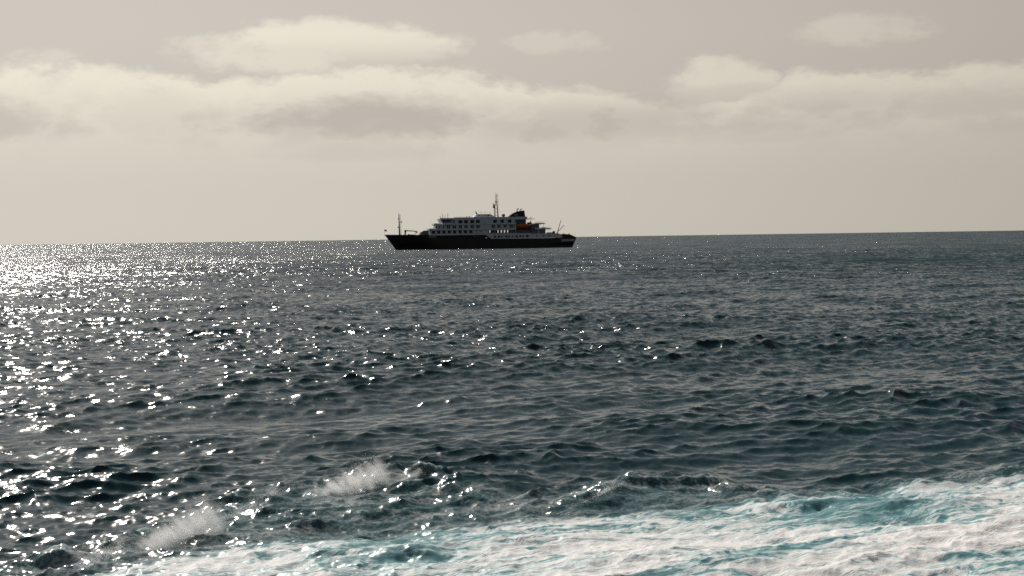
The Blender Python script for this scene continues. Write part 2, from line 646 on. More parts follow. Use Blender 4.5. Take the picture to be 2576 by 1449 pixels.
    cap = sstep(4.9, 5.8, a[:, 0] / a[:, 0].std() + 0.8 * b[:, 0] / b[:, 0].std()) * (r > 60)
    put('cap', cap)
    put('gust', gust)
    o = link("sea", me)
    tag(o, kind='structure')
    me.materials.append(water_material(False))
    me.materials.append(water_material(True))
    rowr = np.repeat(rr[:-1], nt)
    rowt = np.tile(np.abs(np.append(th_f, np.full(len(th_c), 9.0))), nr - 1)
    mi = np.concatenate(((rowr < 62) & (rowt < 2), np.zeros(ntr, bool))).astype(np.int32)
    me.polygons.foreach_set('material_index', mi)
    return o


def water_material(foamy):
    m = bpy.data.materials.new("foaming_sea_water" if foamy else "open_sea_water")
    m.use_nodes = True
    nt = m.node_tree
    b = nt.nodes['Principled BSDF']
    out = nt.nodes['Material Output']
    g = G(nt)
    geo = g.new('ShaderNodeNewGeometry')
    px, py, pz = g.xyz(geo.outputs['Position'])
    # wind aligned coordinates, ripples longer along their crests
    wx, wy = float(WIND[0]), float(WIND[1])
    al = px * wx + py * wy
    cr = py * wx - px * wy
    pw = g.vec(al, cr * 0.75, 0.0)
    fine = g.vm('SUBTRACT', g.noise(pw, 11.0, 3.0, 0.6, color=True), (0.5, 0.5, 0.5))
    short = g.vm('SUBTRACT', g.noise(pw, 2.6, 3.0, 0.55, color=True), (0.5, 0.5, 0.5))
    mid = g.vm('SUBTRACT', g.noise(pw, 0.95, 3.0, 0.55, color=True), (0.5, 0.5, 0.5))
    long_ = g.vm('SUBTRACT', g.noise(pw, 0.10, 3.0, 0.55, color=True), (0.5, 0.5, 0.5))
    gust = g.attr('gust') * 0.18 + 1.0
    # cat's paws: ripples are rougher in small patches than in the sleek water between
    paw = g.smooth(g.noise(pw, 0.9, 2.0, 0.5), 0.42, 0.66) * 0.95 + 0.62
    s = g.vm('SCALE', fine, (g.attr('lack_short') * 0.18 + 0.24) * gust * paw)
    if foamy:
        s = g.vm('SCALE', s, g.attr('zone') * 0.6 + g.attr('break') * 0.5 + 1.0)
    s = g.vm('ADD', s, g.vm('SCALE', short, g.attr('lack_short') * gust * 0.85))
    s = g.vm('ADD', s, g.vm('SCALE', mid, g.attr('lack_mid') * gust * 0.86))
    s = g.vm('ADD', s, g.vm('SCALE', long_, g.attr('lack_long') * 0.45))
    # unresolved chop far out: its steep lee faces are what stands up into view
    out_ = g.vm('NORMALIZE', g.vec(px, py, 0.0))
    s = g.vm('ADD', s, g.vm('SCALE', out_, (g.attr('lack_mid') * 0.16 + 0.06) * -1.0))
    s = g.vm('MULTIPLY', s, (1.85, 1.0, 0.0))
    nrm = g.vm('NORMALIZE', g.vm('ADD', geo.outputs['Normal'], s))

    b.inputs['IOR'].default_value = 1.333
    g.put(b.inputs['Normal'], nrm)
    deepc = (0.003, 0.041, 0.049, 1)
    if not foamy:
        # open water, here and there a small white horse
        b.inputs['Roughness'].default_value = 0.16
        cap = g.smooth(g.attr('cap') + (g.noise(pw, 6.0, 3.0, 0.6) - 0.5) * 0.8, 0.35, 0.8) * 0.7
        b.inputs['Base Color'].default_value = deepc
        fd = g.new('ShaderNodeBsdfDiffuse')
        fd.inputs['Color'].default_value = (0.8, 0.8, 0.79, 1)
        mixs = g.new('ShaderNodeMixShader')
        g.put(mixs.inputs[0], cap)
        nt.links.new(b.outputs[0], mixs.inputs[1])
        nt.links.new(fd.outputs[0], mixs.inputs[2])
        nt.links.new(mixs.outputs[0], out.inputs['Surface'])
        return m

    # --- foam
    # (the torn water beside the wake carries finer, steeper ripples)
    wake, zone, brk, lump = g.attr('wake'), g.attr('zone'), g.attr('break'), g.attr('lump')
    ang = math.atan2(EDGE[-1, 1] - EDGE[2, 1], EDGE[-1, 0] - EDGE[2, 0])
    ca, sa = math.cos(ang), math.sin(ang)
    su = px * ca + py * sa
    sv = py * ca - px * sa
    ps = g.vec(su * 0.30, sv, 0.0)
    warp = g.vm('SCALE', g.vm('SUBTRACT', g.noise(ps, 0.8, 3.0, 0.5, color=True), (0.5, 0.5, 0.5)), 1.9)
    pq = g.vm('ADD', ps, warp)
    f1 = g.noise(pq, 0.62, 5.0, 0.58)                              # broad bands of thick and thin foam
    f2 = g.noise(pq, 3.4, 6.0, 0.68, dist=0.8)                     # torn streaks
    f3 = g.noise(g.vec(px, py * 0.8, pz), 15.0, 4.0, 0.65)         # bubbles
    rid = 1.0 - g.m('ABSOLUTE', (g.noise(pq, 1.7, 4.0, 0.6, dist=0.5) - 0.5) * 5.0)   # thin dark rifts
    inside = g.smooth(wake + (f2 - 0.5) * 1.7 + (f1 - 0.5) * 1.3, -0.15, 0.75)
    deep = g.smooth(wake, 0.2, 5.0)
    thick = f1 * 1.65 - 0.20 + f2 * 0.92 + (f3 - 0.5) * 0.18 - 0.06 + deep * 0.13 - 0.452
    thick = thick - g.smooth(rid, 0.78, 1.0) * 0.20
    lace = g.smooth(thick, 0.37, 0.63)
    foam = inside * (lace * 0.84 + 0.16)
    # fine bubbles between crest and wake, broken crest tops
    zf = zone * (g.smooth(f2 * 0.9 + f1 * 0.5 + (f3 - 0.5) * 0.6, 0.60, 0.92) * 0.36 + 0.03)
    bf = g.smooth(brk + (f3 - 0.5) * 1.3 + (f2 - 0.5) * 1.0, 0.45, 1.0) * 0.5
    foam = g.m('MAXIMUM', foam, g.m('MAXIMUM', zf, bf))
    air = g.m('MAXIMUM', inside * (0.70 + deep * 0.25), g.m('MAXIMUM', zone * 0.08, brk * 0.25)) * g.smooth(f1 * 0.7 + f2 * 0.4, 0.22, 0.56)
    airc = (0.075, 0.33, 0.36, 1)
    g.put(b.inputs['Base Color'], g.mix(air, deepc, airc))
    g.put(b.inputs['Roughness'], 0.15 + air * 0.2)

    fb = g.new('ShaderNodeBsdfPrincipled')
    g.put(fb.inputs['Base Color'], g.mix(g.smooth(thick, 0.38, 0.78), (0.48, 0.70, 0.72, 1), (0.96, 0.955, 0.94, 1)))
    fb.inputs['Roughness'].default_value = 0.6
    fb.inputs['Specular IOR Level'].default_value = 0.3
    bump = g.new('ShaderNodeBump')
    bump.inputs['Strength'].default_value = 0.5
    bump.inputs['Distance'].default_value = 0.11
    g.put(bump.inputs['Height'], thick * 0.8 + f3 * 0.10)
    nt.links.new(bump.outputs[0], fb.inputs['Normal'])
    mixs = g.new('ShaderNodeMixShader')
    g.put(mixs.inputs[0], foam)
    nt.links.new(b.outputs[0], mixs.inputs[1])
    nt.links.new(fb.outputs[0], mixs.inputs[2])
    nt.links.new(mixs.outputs[0], out.inputs['Surface'])
    return m


build_ocean()


# ------------------------------------------------------------------ the ship
SHIP_D = 793.0
SHIP_YAW = R(8.0)                      # bow a little nearer than the stern
ship = bpy.data.objects.new("expedition_ship", None)
COL.objects.link(ship)
ship.location = ((1210 - 1288) / FPX * SHIP_D, SHIP_D, 0.0)
ship.rotation_euler = (0, 0, SHIP_YAW)
tag(ship, "black hulled expedition cruise ship with white decks lying across the horizon", "ship")
HL = 53.8                              # half length: x below runs from bow (0) to stern (107.6)


def sx(x):
    return x - HL


def P(name, mb, mats, parent=None, bevel=0.0, smooth=False):
    """ship part: shift from bow coordinates to the ship's centre"""
    mb.v = [(p[0] - HL, p[1], p[2]) for p in mb.v]
    return part(name, mb, mats, parent or ship, bevel, smooth)


def hull():
    def half(x, z):
        """half breadth"""
        stem = 6.2 - 0.735 * max(z, -0.5)           # raked stem line
        if z < 0:
            stem = 6.2 - 1.2 * (-z) * 0.2
        f = np.clip((x - stem) / (27.0 - 0.5 * z), 0, 1)
        b = 8.8 * math.sin(f * math.pi / 2) ** (0.72 if z > 3 else 0.85)
        aft = np.clip((x - 88) / 20.0, 0, 1)
        b *= 1 - aft ** 2 * (0.16 if z > 2 else 0.30)
        if z < 0:
            b *= 1 - 0.10 * (-z / 3)
        return b

    def top(x):
        return float(np.interp(x, [0, 12, 23.6, 24.2, 55, 58.5, 96, 107.6], [8.5, 8.25, 8.05, 6.1, 6.1, 5.5, 5.3, 5.6]))
    xs = [0, .5, 1.2, 2, 3, 4, 5, 6.2, 7.5, 9, 11, 13.5, 16, 19, 22, 23.6, 24.2, 27, 31, 36, 42, 48, 55, 58.5, 64, 72, 80, 88, 93, 98, 102, 105, 107.6]
    fr = [0, .12, .25, .36, .5, .65, .8, .92, 1.0]
    zs = [-3.0, -1.2, 0.0, 0.55]
    mb = MB()
    rows = []
    for x in xs:
        t = top(x)
        row = []
        for z in zs + [0.55 + (t - 0.55) * f for f in fr[1:]]:
            stem = 6.2 - 0.73 * z if z > 0 else 6.2
            xx = max(x, stem)
            if x > 100:                              # raked transom
                xx = x - (1 - np.clip(z / 5.6, 0, 1)) * 2.4 * (x - 100) / 7.6
            row.append((xx, half(xx, z), z))
        rows.append(row)
    n = len(rows[0])
    for s in (-1, 1):
        vs = [(p[0], s * p[1], p[2]) for row in rows for p in row]
        fs, mi = [], []
        for i in range(len(rows) - 1):
            for j in range(n - 1):
                fs.append((i * n + j, (i + 1) * n + j, (i + 1) * n + j + 1, i * n + j + 1))
                mi.append(1 if j < 2 else 0)
        o = len(mb.v)
        mb.v += vs
        mb.f += [[q + o for q in f] for f in fs]
        mb.mi += mi
    # transom and deck
    last = rows[-1]
    for j in range(n - 1):
        a, b_ = last[j], last[j + 1]
        mb.add([(a[0], -a[1], a[2]), (a[0], a[1], a[2]), (b_[0], b_[1], b_[2]), (b_[0], -b_[1], b_[2])], [(0, 1, 2, 3)], 1 if j < 2 else 0)
    for i in range(len(rows) - 1):
        a, b_ = rows[i][-1], rows[i + 1][-1]
        dz = 1.0 if a[0] < 23.7 and b_[0] < 23.7 else 0.02
        mb.add([(a[0], -a[1], a[2] - dz), (b_[0], -b_[1], b_[2] - dz), (b_[0], b_[1], b_[2] - dz), (a[0], a[1], a[2] - dz)], [(0, 1, 2, 3)], 2)
    return P('hull', mb, [M['hull'], M['boot'], M['deck']], smooth=False), half


HULL, half_breadth = hull()
for p in HULL.data.polygons:
    p.use_smooth = abs(p.normal.z) < 0.7

# fairleads along the forecastle bulwark, a porthole row of its own further aft
for u, r in ((5.3, .28), (13.5, .34), (17.2, .34), (20.9, .34)):
    y = -half_breadth(u, 7.2)
    mb = MB().tube((u, y + 0.1, 7.3), (u, y - 0.10, 7.3), r, r, 10, 0)
    mb.tube((u, y + 0.1, 7.3), (u, y - 0.13, 7.3), r * .62, r * .62, 10, 1)
    P('fairlead', mb, [M['grey'], M['dark']], HULL)

# anchor
y = -half_breadth(9.6, 4.6)
mb = MB().box(9.3, 9.6, y - .3, y + .1, 4.2, 5.8).box(8.7, 10.2, y - .38, y + .1, 3.9, 4.3)
P('anchor', mb, M['dark'], HULL)


def text_mesh(s, size, depth):
    cu = bpy.data.curves.new("lettering", 'FONT')
    cu.body = s
    cu.size = size
    cu.extrude = depth
    cu.offset = 0.075
    o = bpy.data.objects.new("lettering", cu)
    COL.objects.link(o)
    dg = bpy.context.evaluated_depsgraph_get()
    me = bpy.data.meshes.new_from_object(o.evaluated_get(dg))
    bpy.data.objects.remove(o)
    bpy.data.curves.remove(cu)
    me.materials.clear()
    return me


for word, x0, wid in (("OCEANWIDE", 98.6, 4.3), ("EXPEDITIONS", 103.3, 3.2)):
    me = text_mesh(word, 1.55, 0.02)
    xs_ = [v.co.x for v in me.vertices]
    k = wid / (max(xs_) - min(xs_))
    bx = min(xs_)
    for v in me.vertices:
        X = x0 + (v.co.x - bx) * k
        Z = 3.45 + v.co.y
        Yv = -half_breadth(X, Z) - 0.05 - v.co.z
        v.co = (X - HL, Yv, Z)
    me.materials.append(M['letter'])
    link('hull_lettering', me, HULL)

# ---- houses, tier by tier (profile in x, z)
WH = M['white']


def window(x, z, w, h, y, parent, r=0.0):
    """frame proud of the wall, dark pane set back in it"""
    key = (round(w, 2), round(h, 2))
    if key not in WIN:
        mb = MB()
        t = 0.09
        for a in ((-w / 2 - t, w / 2 + t, h / 2, h / 2 + t), (-w / 2 - t, w / 2 + t, -h / 2 - t, -h / 2),
                  (-w / 2 - t, -w / 2, -h / 2, h / 2), (w / 2, w / 2 + t, -h / 2, h / 2)):
            mb.box(a[0], a[1], -0.07, 0.02, a[2], a[3], 0)
        mb.box(-w / 2, w / 2, -0.02, 0.015, -h / 2, h / 2, 1)
        WIN[key] = mb.mesh('window', [WH, M['glass']])
    o = link('window', WIN[key], parent, (sx(x), y, z))
    return o


WIN = {}


def porthole(x, z, r, y, parent):
    key = ('p', r)
    if key not in WIN:
        mb = MB().tube((0, .02, 0), (0, -.06, 0), r + .08, r + .08, 12, 0)
        mb.tube((0, .02, 0), (0, -.075, 0), r, r, 12, 1)
        WIN[key] = mb.mesh('porthole', [WH, M['glass']])
    return link('porthole', WIN[key], parent, (sx(x), y, z))


# gallery open in the hull side, dark wall set back behind it
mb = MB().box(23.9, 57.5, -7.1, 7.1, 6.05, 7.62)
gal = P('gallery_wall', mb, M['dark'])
for x in np.arange(26.4, 56, 4.2):
    P('gallery_post', MB().box(x - .12, x + .12, -8.62, -8.40, 6.1, 7.62), M['dark'], gal)
for x in (50.2, 51.6):
    window(x, 6.9, .55, .8, -7.1, gal)
P('gallery_lit_strip', MB().box(24.2, 28.4, -8.66, -8.58, 6.35, 7.45), M['grey'], gal)  # lit, see-through end of the gallery, imitated by a paler grey sheet

# lower aft house
LH = P('lower_house', MB().prism([(54.6, 7.62), (54.6, 7.95), (97.4, 7.95), (99.2, 5.55), (59.4, 5.55), (57.6, 6.3), (56.0, 7.45)], -8.45, 8.45), WH, bevel=0.06)
for u, w in ((2588, 1.2), (2678, 1.3), (2753, .9), (2848, 1.2), (2913, .9), (2993, .7), (3088, 1.1), (3173, 1.1), (3238, .7), (3338, 1.3)):
    window((u - 85) * .0244, 6.55, w, 1.15, -8.45, LH)
for u in (3558, 3703, 3848):
    porthole((u - 85) * .0244, 6.55, .38, -8.45, LH)

# first tier
T1 = P('accommodation_tier', MB().prism([(25.0, 7.62), (25.4, 10.62), (57.4, 10.62), (57.4, 7.951), (54.598, 7.951), (54.598, 7.62)], -8.5, 8.5), WH, bevel=0.05)
for u in (1180, 1300, 1420, 1540, 1665, 1790, 1910, 2035):
    window((u - 85) * .0244, 9.45, 1.75, 1.6, -8.5, T1)
for u in (2173, 2268):
    porthole((u - 85) * .0244, 9.7, .36, -8.5, T1)
for y in np.arange(-6.4, 6.5, 1.6):
    mb = MB().box(25.12, 25.2, y - .5, y + .5, 8.8, 10.0)
    P('front_window', mb, M['glass'], T1)
# promenade: thin pierced wall, open through to the other side
gaps = [(57.9 + .6, .55), (63.0, .5), (64.9, .55), (66.7, .6), (68.5, .55)]
segs, x = [], 57.4
for gx, gw in gaps:
    segs.append((x, gx - gw / 2))
    x = gx + gw / 2
segs.append((x, 72.8))
mb = MB()
for a, b_ in segs:
    mb.box(a, b_, -7.0, -6.8, 8.75, 10.1)
mb.box(57.4, 72.8, -7.0, -6.8, 7.951, 8.75).box(57.4, 72.8, -7.0, -6.8, 10.1, 10.62)
PW = P('promenade_wall', mb, M['grey'])
for x in (60.2, 62.2, 70.0, 71.5):
    window(x, 9.4, 1.0, 1.1, -7.0, PW)
P('promenade_bulwark', MB().box(57.4, 82, -8.5, -8.4, 7.951, 8.35), WH)
for x in np.arange(58.4, 73, 2.4):
    P('promenade_post', MB().box(x - .06, x + .06, -8.46, -8.36, 8.35, 10.18), WH, PW)

# second tier
T2 = P('accommodation_tier', MB().prism([(28.0, 10.62), (28.3, 13.5), (73.0, 13.5), (73.0, 10.62)], -8.55, 8.55), WH, bevel=0.05)
P('deck_edge', MB().box(57.42, 73.0, -8.56, 8.56, 10.16, 10.615), WH, T2)
for u in (1245, 1320, 1410):
    window((u - 85) * .0244, 12.35, .6, 1.45, -8.55, T2)
for u in (1525, 1660, 1797, 1927, 2070, 2200, 2552, 2686, 2823, 2963):
    for s in (-.5, .5):
        window((u - 85) * .0244 + s, 12.3, .8, 1.7, -8.55, T2)
window(71.9, 12.3, .6, 1.5, -8.55, T2)
for y in np.arange(-6.6, 6.7, 1.65):
    P('front_window', MB().box(28.03, 28.12, y - .5, y + .5, 11.7, 13.0), M['glass'], T2)
P('front_bulwark', MB().prism([(24.6, 10.62), (24.4, 11.55), (26.5, 11.5), (28.6, 11.05), (28.6, 10.62)], -8.62, -8.5)
  .prism([(24.6, 10.62), (24.4, 11.55), (26.5, 11.5), (28.6, 11.05), (28.6, 10.62)], 8.5, 8.62).box(24.4, 24.56, -8.5, 8.5, 10.62, 11.55), WH, T2)
P('front_deck', MB().box(24.58, 28.1, -8.48, 8.48, 10.45, 10.619), M['deck'], T2)

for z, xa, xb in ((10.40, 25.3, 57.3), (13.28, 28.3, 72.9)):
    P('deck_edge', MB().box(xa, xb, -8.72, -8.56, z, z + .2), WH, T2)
    P('shadow_strip', MB().box(xa, xb, -8.64, -8.565, z - .16, z), M['grey'], T2)  # shadow line below the deck edge, put in as a grey strip

# third tier with the wheelhouse
T3 = P('accommodation_tier', MB().prism([(37.2, 13.5), (37.2, 16.45), (79.4, 16.45), (79.4, 15.9), (73.0, 15.9), (73.0, 13.5)], -8.55, 8.55), WH, bevel=0.05)
window((1650 - 85) * .0244, 15.15, .7, 1.5, -8.55, T3)
for u in (1797, 1927, 2070, 2200):
    window((u - 85) * .0244, 15.1, 2.1, 1.75, -8.55, T3)
for u, w in ((2595, 2.0), (2758, 2.0), (2930, 2.0), (3060, .5)):
    window((u - 85) * .0244, 15.1, w, 1.75, -8.55, T3)
P('front_bulwark', MB().prism([(27.4, 13.5), (27.2, 14.3), (29.2, 14.35), (31.6, 14.05), (31.6, 13.5)], -8.66, -8.56)
  .prism([(27.4, 13.5), (27.2, 14.3), (29.2, 14.35), (31.6, 14.05), (31.6, 13.5)], 8.56, 8.66).box(27.2, 27.36, -8.5, 8.5, 13.5, 14.3), WH, T3)
P('front_deck', MB().box(27.38, 31.8, -8.5, 8.5, 13.35, 13.499), M['deck'], T3)

WHS = P('wheelhouse', MB().prism([(31.9, 13.502), (31.5, 14.7), (30.7, 16.40), (37.19, 16.40), (37.19, 13.502)], -9.3, 9.3), WH, bevel=0.04)
x0 = 31.9
for k in range(5):
    xa, xb = x0 + k * 1.02, x0 + k * 1.02 + .86
    mb = MB().prism([(xa, 14.75), (xb, 14.75), (xb - (.12 if k else .2), 16.2), (xa - (.12 if k else .62), 16.2)], -9.36, -9.29)
    P('bridge_window', mb, M['glass'], WHS)
for k in range(11):
    y = -8.2 + k * 1.64
    mb = MB().add([(31.40, y - .68, 14.85), (31.40, y + .68, 14.85), (30.76, y + .68, 16.2), (30.76, y - .68, 16.2),
                   (31.55, y - .68, 14.85), (31.55, y + .68, 14.85), (30.95, y + .68, 16.2), (30.95, y - .68, 16.2)],
                  [(0, 1, 2, 3), (4, 7, 6, 5), (0, 4, 5, 1), (1, 5, 6, 2), (2, 6, 7, 3), (3, 7, 4, 0)])
    P('bridge_window', mb, M['glass'], WHS)
P('wheelhouse_roof', MB().prism([(30.1, 16.75), (30.4, 17.25), (37.6, 17.25), (38.2, 16.402), (30.5, 16.402)], -9.7, 9.7), WH, WHS, bevel=0.05)

# bulwark of the top deck
TB = P('top_bulwark', MB().box(38.3, 79.4, -8.53, -8.43, 16.452, 17.5).box(38.3, 79.4, 8.43, 8.53, 16.452, 17.5), WH)
P('top_deck', MB().box(38.3, 79.3, -8.42, 8.42, 16.453, 16.50), M['deck'], TB)

# instruments over the wheelhouse
for x, h, lean, r in ((31.2, .9, -.5, .10), (32.3, 1.9, -.25, .13), (33.4, 1.3, 0, .08), (35.0, 2.1, 0, .13)):
    mb = MB().tube((x, -6.5, 17.25), (x + lean, -6.5, 17.25 + h), r, r * .7, 8)
    mb.box(x + lean - .22, x + lean + .22, -6.75, -6.25, 17.25 + h - .25, 17.25 + h + .1)
    P('instrument_post', mb, M['mast'], WHS)
for x in np.arange(38.6, 49, 1.7):
    P('rail_stanchion', MB().tube((x, -8.48, 17.5), (x, -8.48, 17.82), .035, .035, 6), M['grey'], TB)
P('hand_rail', MB().tube((38.6, -8.48, 17.82), (48.8, -8.48, 17.82), .035, .035, 6), M['grey'], TB)

# upper house
UH = P('upper_house', MB().prism([(49.2, 16.502), (49.3, 17.55), (50.6, 18.2), (51.4, 19.2), (58.9, 19.2), (60.6, 18.3), (62.2, 17.6), (62.4, 16.502)], -6.0, 6.0), WH, bevel=0.05)
for x, w, z, h in ((52.8, .6, 18.8, .4), (55.4, .6, 18.8, .4), (57.7, .8, 18.45, .9)):
    P('ventilator', MB().box(x - w / 2, x + w / 2, -6.12, -5.98, z - h / 2, z + h / 2), M['dark'], UH)
P('funnel_fin', MB().prism([(51.5, 19.2), (52.3, 19.2), (51.3, 20.9), (50.9, 20.9)], -2.4, -1.8), M['dark'], UH)
for x in (53.8, 56.1, 58.9):
    P('rail_stanchion', MB().tube((x, -5.7, 19.2), (x, -5.7, 20.7), .05, .05, 6), M['mast'], UH)
P('hand_rail', MB().tube((52.2, -5.7, 20.3), (58.9, -5.7, 20.3), .04, .04, 6), M['mast'], UH)

# main mast
b0 = [(62.2, -1.0), (64.2, -1.0), (64.2, 1.0), (62.2, 1.0)]
t0 = [(62.35, -.65), (63.6, -.65), (63.6, .65), (62.35, .65)]
mb = MB()
for (ax, ay), (bx_, by_) in zip(b0, t0):
    mb.tube((ax, ay, 16.5), (bx_, by_, 24.5), .23, .19, 8)
MM = P('lattice_mast', mb, M['mast'])
for z in (18.6, 20.4, 22.2):
    f = (z - 16.5) / 8.0
    ring = [(a[0] + (c[0] - a[0]) * f, a[1] + (c[1] - a[1]) * f, z) for a, c in zip(b0, t0)]
    mb = MB()
    for i in range(4):
        mb.tube(ring[i], ring[(i + 1) % 4], .12, .12, 6)
    P('mast_brace', mb, M['mast'], MM)
P('mast_platform', MB().box(61.5, 64.6, -1.2, 1.2, 24.5, 24.66), M['mast'], MM)
P('radar_cabinet', MB().box(61.3, 62.1, -.5, .5, 22.6, 24.3).box(61.4, 61.9, -.3, .3, 24.66, 25.2), M['mast'], MM)
P('mast_pole', MB().tube((63.1, 0, 24.66), (63.1, 0, 31.2), .27, .13, 8), M['mast'], MM)
for z, a, b_ in ((25.6, 62.4, 64.3), (27.2, 62.8, 64.2), (28.8, 62.6, 64.1), (29.8, 62.8, 64.0)):
    mb = MB().tube((a, 0, z), (b_, 0, z), .12, .12, 6).tube((b_, 0, z - .1), (b_, 0, z + .75), .11, .11, 6)
    P('antenna_arm', mb, M['mast'], MM)
P('radar_scanner', MB().box(62.2, 64.4, -.15, .15, 26.25, 26.5).tube((63.1, 0, 25.9), (63.3, 0, 26.3), .2, .2), M['mast'], MM)
P('stay', MB().tube((60.4, 0, 18.3), (63.0, 0, 27), .03, .03, 5), M['mast'], MM)
P('stay', MB().tube((66.5, 0, 17), (63.2, 0, 27), .03, .03, 5), M['mast'], MM)

# satellite dome
prof = [(0.45, 16.5), (.4, 17.5)] + [(.98 * math.cos(a), 18.45 + .95 * math.sin(a)) for a in np.linspace(-1.1, 1.5708, 8)]
P('satellite_dome', MB().lathe((66.9, -2.0, 0), prof, 18), M['grey'], smooth=True)

# funnel
fp = [(69.5, 16.502), (69.6, 17.3), (70.4, 18.1), (71.4, 18.9), (72.7, 19.7), (74.4, 20.4), (76.4, 20.85), (78.75, 21.1), (79.15, 18.5), (79.3, 16.502)]
FN = P('funnel', MB().prism(fp, -2.6, 2.6), M['funnel'], bevel=0.15)
hk = [(74.9, 0, 20.3), (74.75, 0, 21.3), (75.0, 0, 21.9), (75.6, 0, 22.1), (75.9, 0, 21.9)]
P('exhaust_pipe', MB().path([(a, -1.1, c) for a, _, c in hk], .28, .22, 10), M['dark'], FN)
P('exhaust_pipe', MB().path([(a + 2.0, .2, c - .1) for a, _, c in hk], .26, .2, 10), M['dark'], FN)
for k in range(4):
    P('louvre', MB().box(73.0, 75.2, -2.68, -2.58, 17.9 + .36 * k, 18.1 + .36 * k), M['grey'], FN)

# recess behind the lifeboat
P('recess_wall', MB().box(73.0, 79.2, -5.4, 8.3, 7.951, 15.9).box(79.2, 86.0, -5.4, 8.3, 7.951, 13.2), M['grey'])  # shade of the recess put into the colour: grey, not house white
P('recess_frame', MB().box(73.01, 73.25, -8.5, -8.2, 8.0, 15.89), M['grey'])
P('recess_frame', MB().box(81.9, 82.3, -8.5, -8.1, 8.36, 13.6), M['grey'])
for x, h in ((74.4, 13.9), (80.8, 13.9)):
    P('davit_arm', MB().path([(x, -5.5, 10.2), (x, -6.6, 12.5), (x, -7.4, 14.2), (x, -7.5, 14.4)], .22, .16, 8), M['dark'])
P('davit_winch', MB().box(79.7, 82.1, -6.6, -5.5, 13.3, 14.3).box(81.5, 82.0, -6.4, -5.7, 14.3, 15.2), M['dark'])
for k in range(3):
    P('deck_locker', MB().box(73.9 + 2.6 * k, 75.6 + 2.6 * k, -8.2, -7.4, 7.951, 8.75), M['dark'])
P('aft_roof', MB().prism([(79.42, 16.1), (79.42, 16.45), (84.2, 16.3), (84.2, 16.12)], -7.0, 7.0), WH)
P('tender_lamp', MB().tube((81.9, -6, 16.3), (81.9, -6, 17.0), .08, .08, 6).box(81.6, 82.2, -6.3, -5.7, 17.0, 17.3), M['grey'])

# terraces at the stern
def terrace(x0, x1, z, h, xr):
    t = P('aft_terrace', MB().box(x0, x1, -8.3, 8.3, z, z + .25), WH)
    for s in (-1, 1):
        P('terrace_bulwark', MB().prism([(x0, z + .252), (x0, z + h), (x1 - 1.2, z + h * .8), (x1, z + .252)], s * 8.28, s * 8.18), WH, t)
    for x in np.arange(x0 + .4, xr, 1.5):
        P('rail_stanchion', MB().tube((x, -8.2, z + .3), (x, -8.2, z + 1.35), .04, .04, 6), M['grey'], t)
    P('hand_rail', MB().tube((x0 + .4, -8.2, z + 1.35), (xr, -8.2, z + 1.3), .04, .04, 6).tube((x0 + .4, -8.2, z + .95), (xr, -8.2, z + .9), .03, .03, 6), M['grey'], t)
    return t


TA = terrace(83.8, 89.8, 13.2, .75, 89.4)
TBk = terrace(83.8, 93.4, 10.25, .85, 92.8)
P('terrace_wall', MB().box(82.3, 86.4, -7.2, 7.2, 10.502, 13.198), M['grey'], TA)  # terrace walls grey like the recess, with its shade in the colour
P('terrace_wall', MB().box(82.3, 89.9, -7.2, 7.2, 7.951, 10.248), M['grey'], TBk)
P('terrace_post', MB().box(85.6, 86.1, -8.2, -7.9, 7.951, 10.248), WH, TBk)
P('terrace_post', MB().box(88.5, 88.62, -8.1, -7.98, 10.502, 13.198), WH, TA)
P('terrace_post', MB().box(91.6, 91.72, -8.1, -7.98, 7.951, 10.248), WH, TBk)
P('deck_locker', MB().box(87.9, 89.9, -7.6, -6.6, 10.502, 11.35), M['dark'])
P('deck_locker', MB().box(90.6, 94.2, -7.2, -6.2, 7.951, 8.5), M['dark'])
P('mooring_winch', MB().tube((94.6, -7.6, 8.4), (94.6, -6.2, 8.4), .62, .62, 14).box(94.0, 95.3, -7.4, -6.6, 7.951, 9.2), M['dark'])

# stern: dark covered boats, cranes
P('stern_cover', MB().prism([(98.9, 7.35), (100.2, 7.6), (104.3, 7.15), (107.2, 5.75), (107.3, 5.45), (100.4, 5.32), (99.9, 6.4)], -6.6, 6.6), M['dark'], bevel=0.1)
for x in (100.6, 103.6):
    P('cover_fitting', MB().tube((x, -5.6, 7.2), (x, -5.6, 7.95), .3, .22, 8), M['dark'])
CR = P('stern_crane', MB().tube((97.2, -5.2, 5.3), (97.2, -5.2, 7.4), .42, .36, 10), M['mast'])
P('crane_boom', MB().path([(97.2, -5.2, 7.3), (97.0, -5.2, 8.0), (97.75, -5.2, 10.8), (99.1, -5.2, 15.2)], .26, .15, 8), M['mast'], CR)
CR2 = P('stern_crane', MB().tube((98.2, 4.6, 5.3), (98.2, 4.6, 7.4), .42, .36, 10), M['mast'])
P('crane_boom', MB().path([(98.2, 4.6, 7.3), (98.4, 4.6, 8.2), (99.3, 4.6, 9.4), (100.0, 4.6, 9.75), (102.5, 4.6, 12.6)], .26, .15, 8), M['mast'], CR2)
P('crane_cable', MB().tube((102.5, 4.6, 12.6), (102.7, 4.6, 9.6), .03, .03, 5), M['mast'], CR2)
P('stern_staff', MB().tube((107.2, -3, 5.5), (107.6, -3, 8.2), .05, .03, 6), M['grey'])

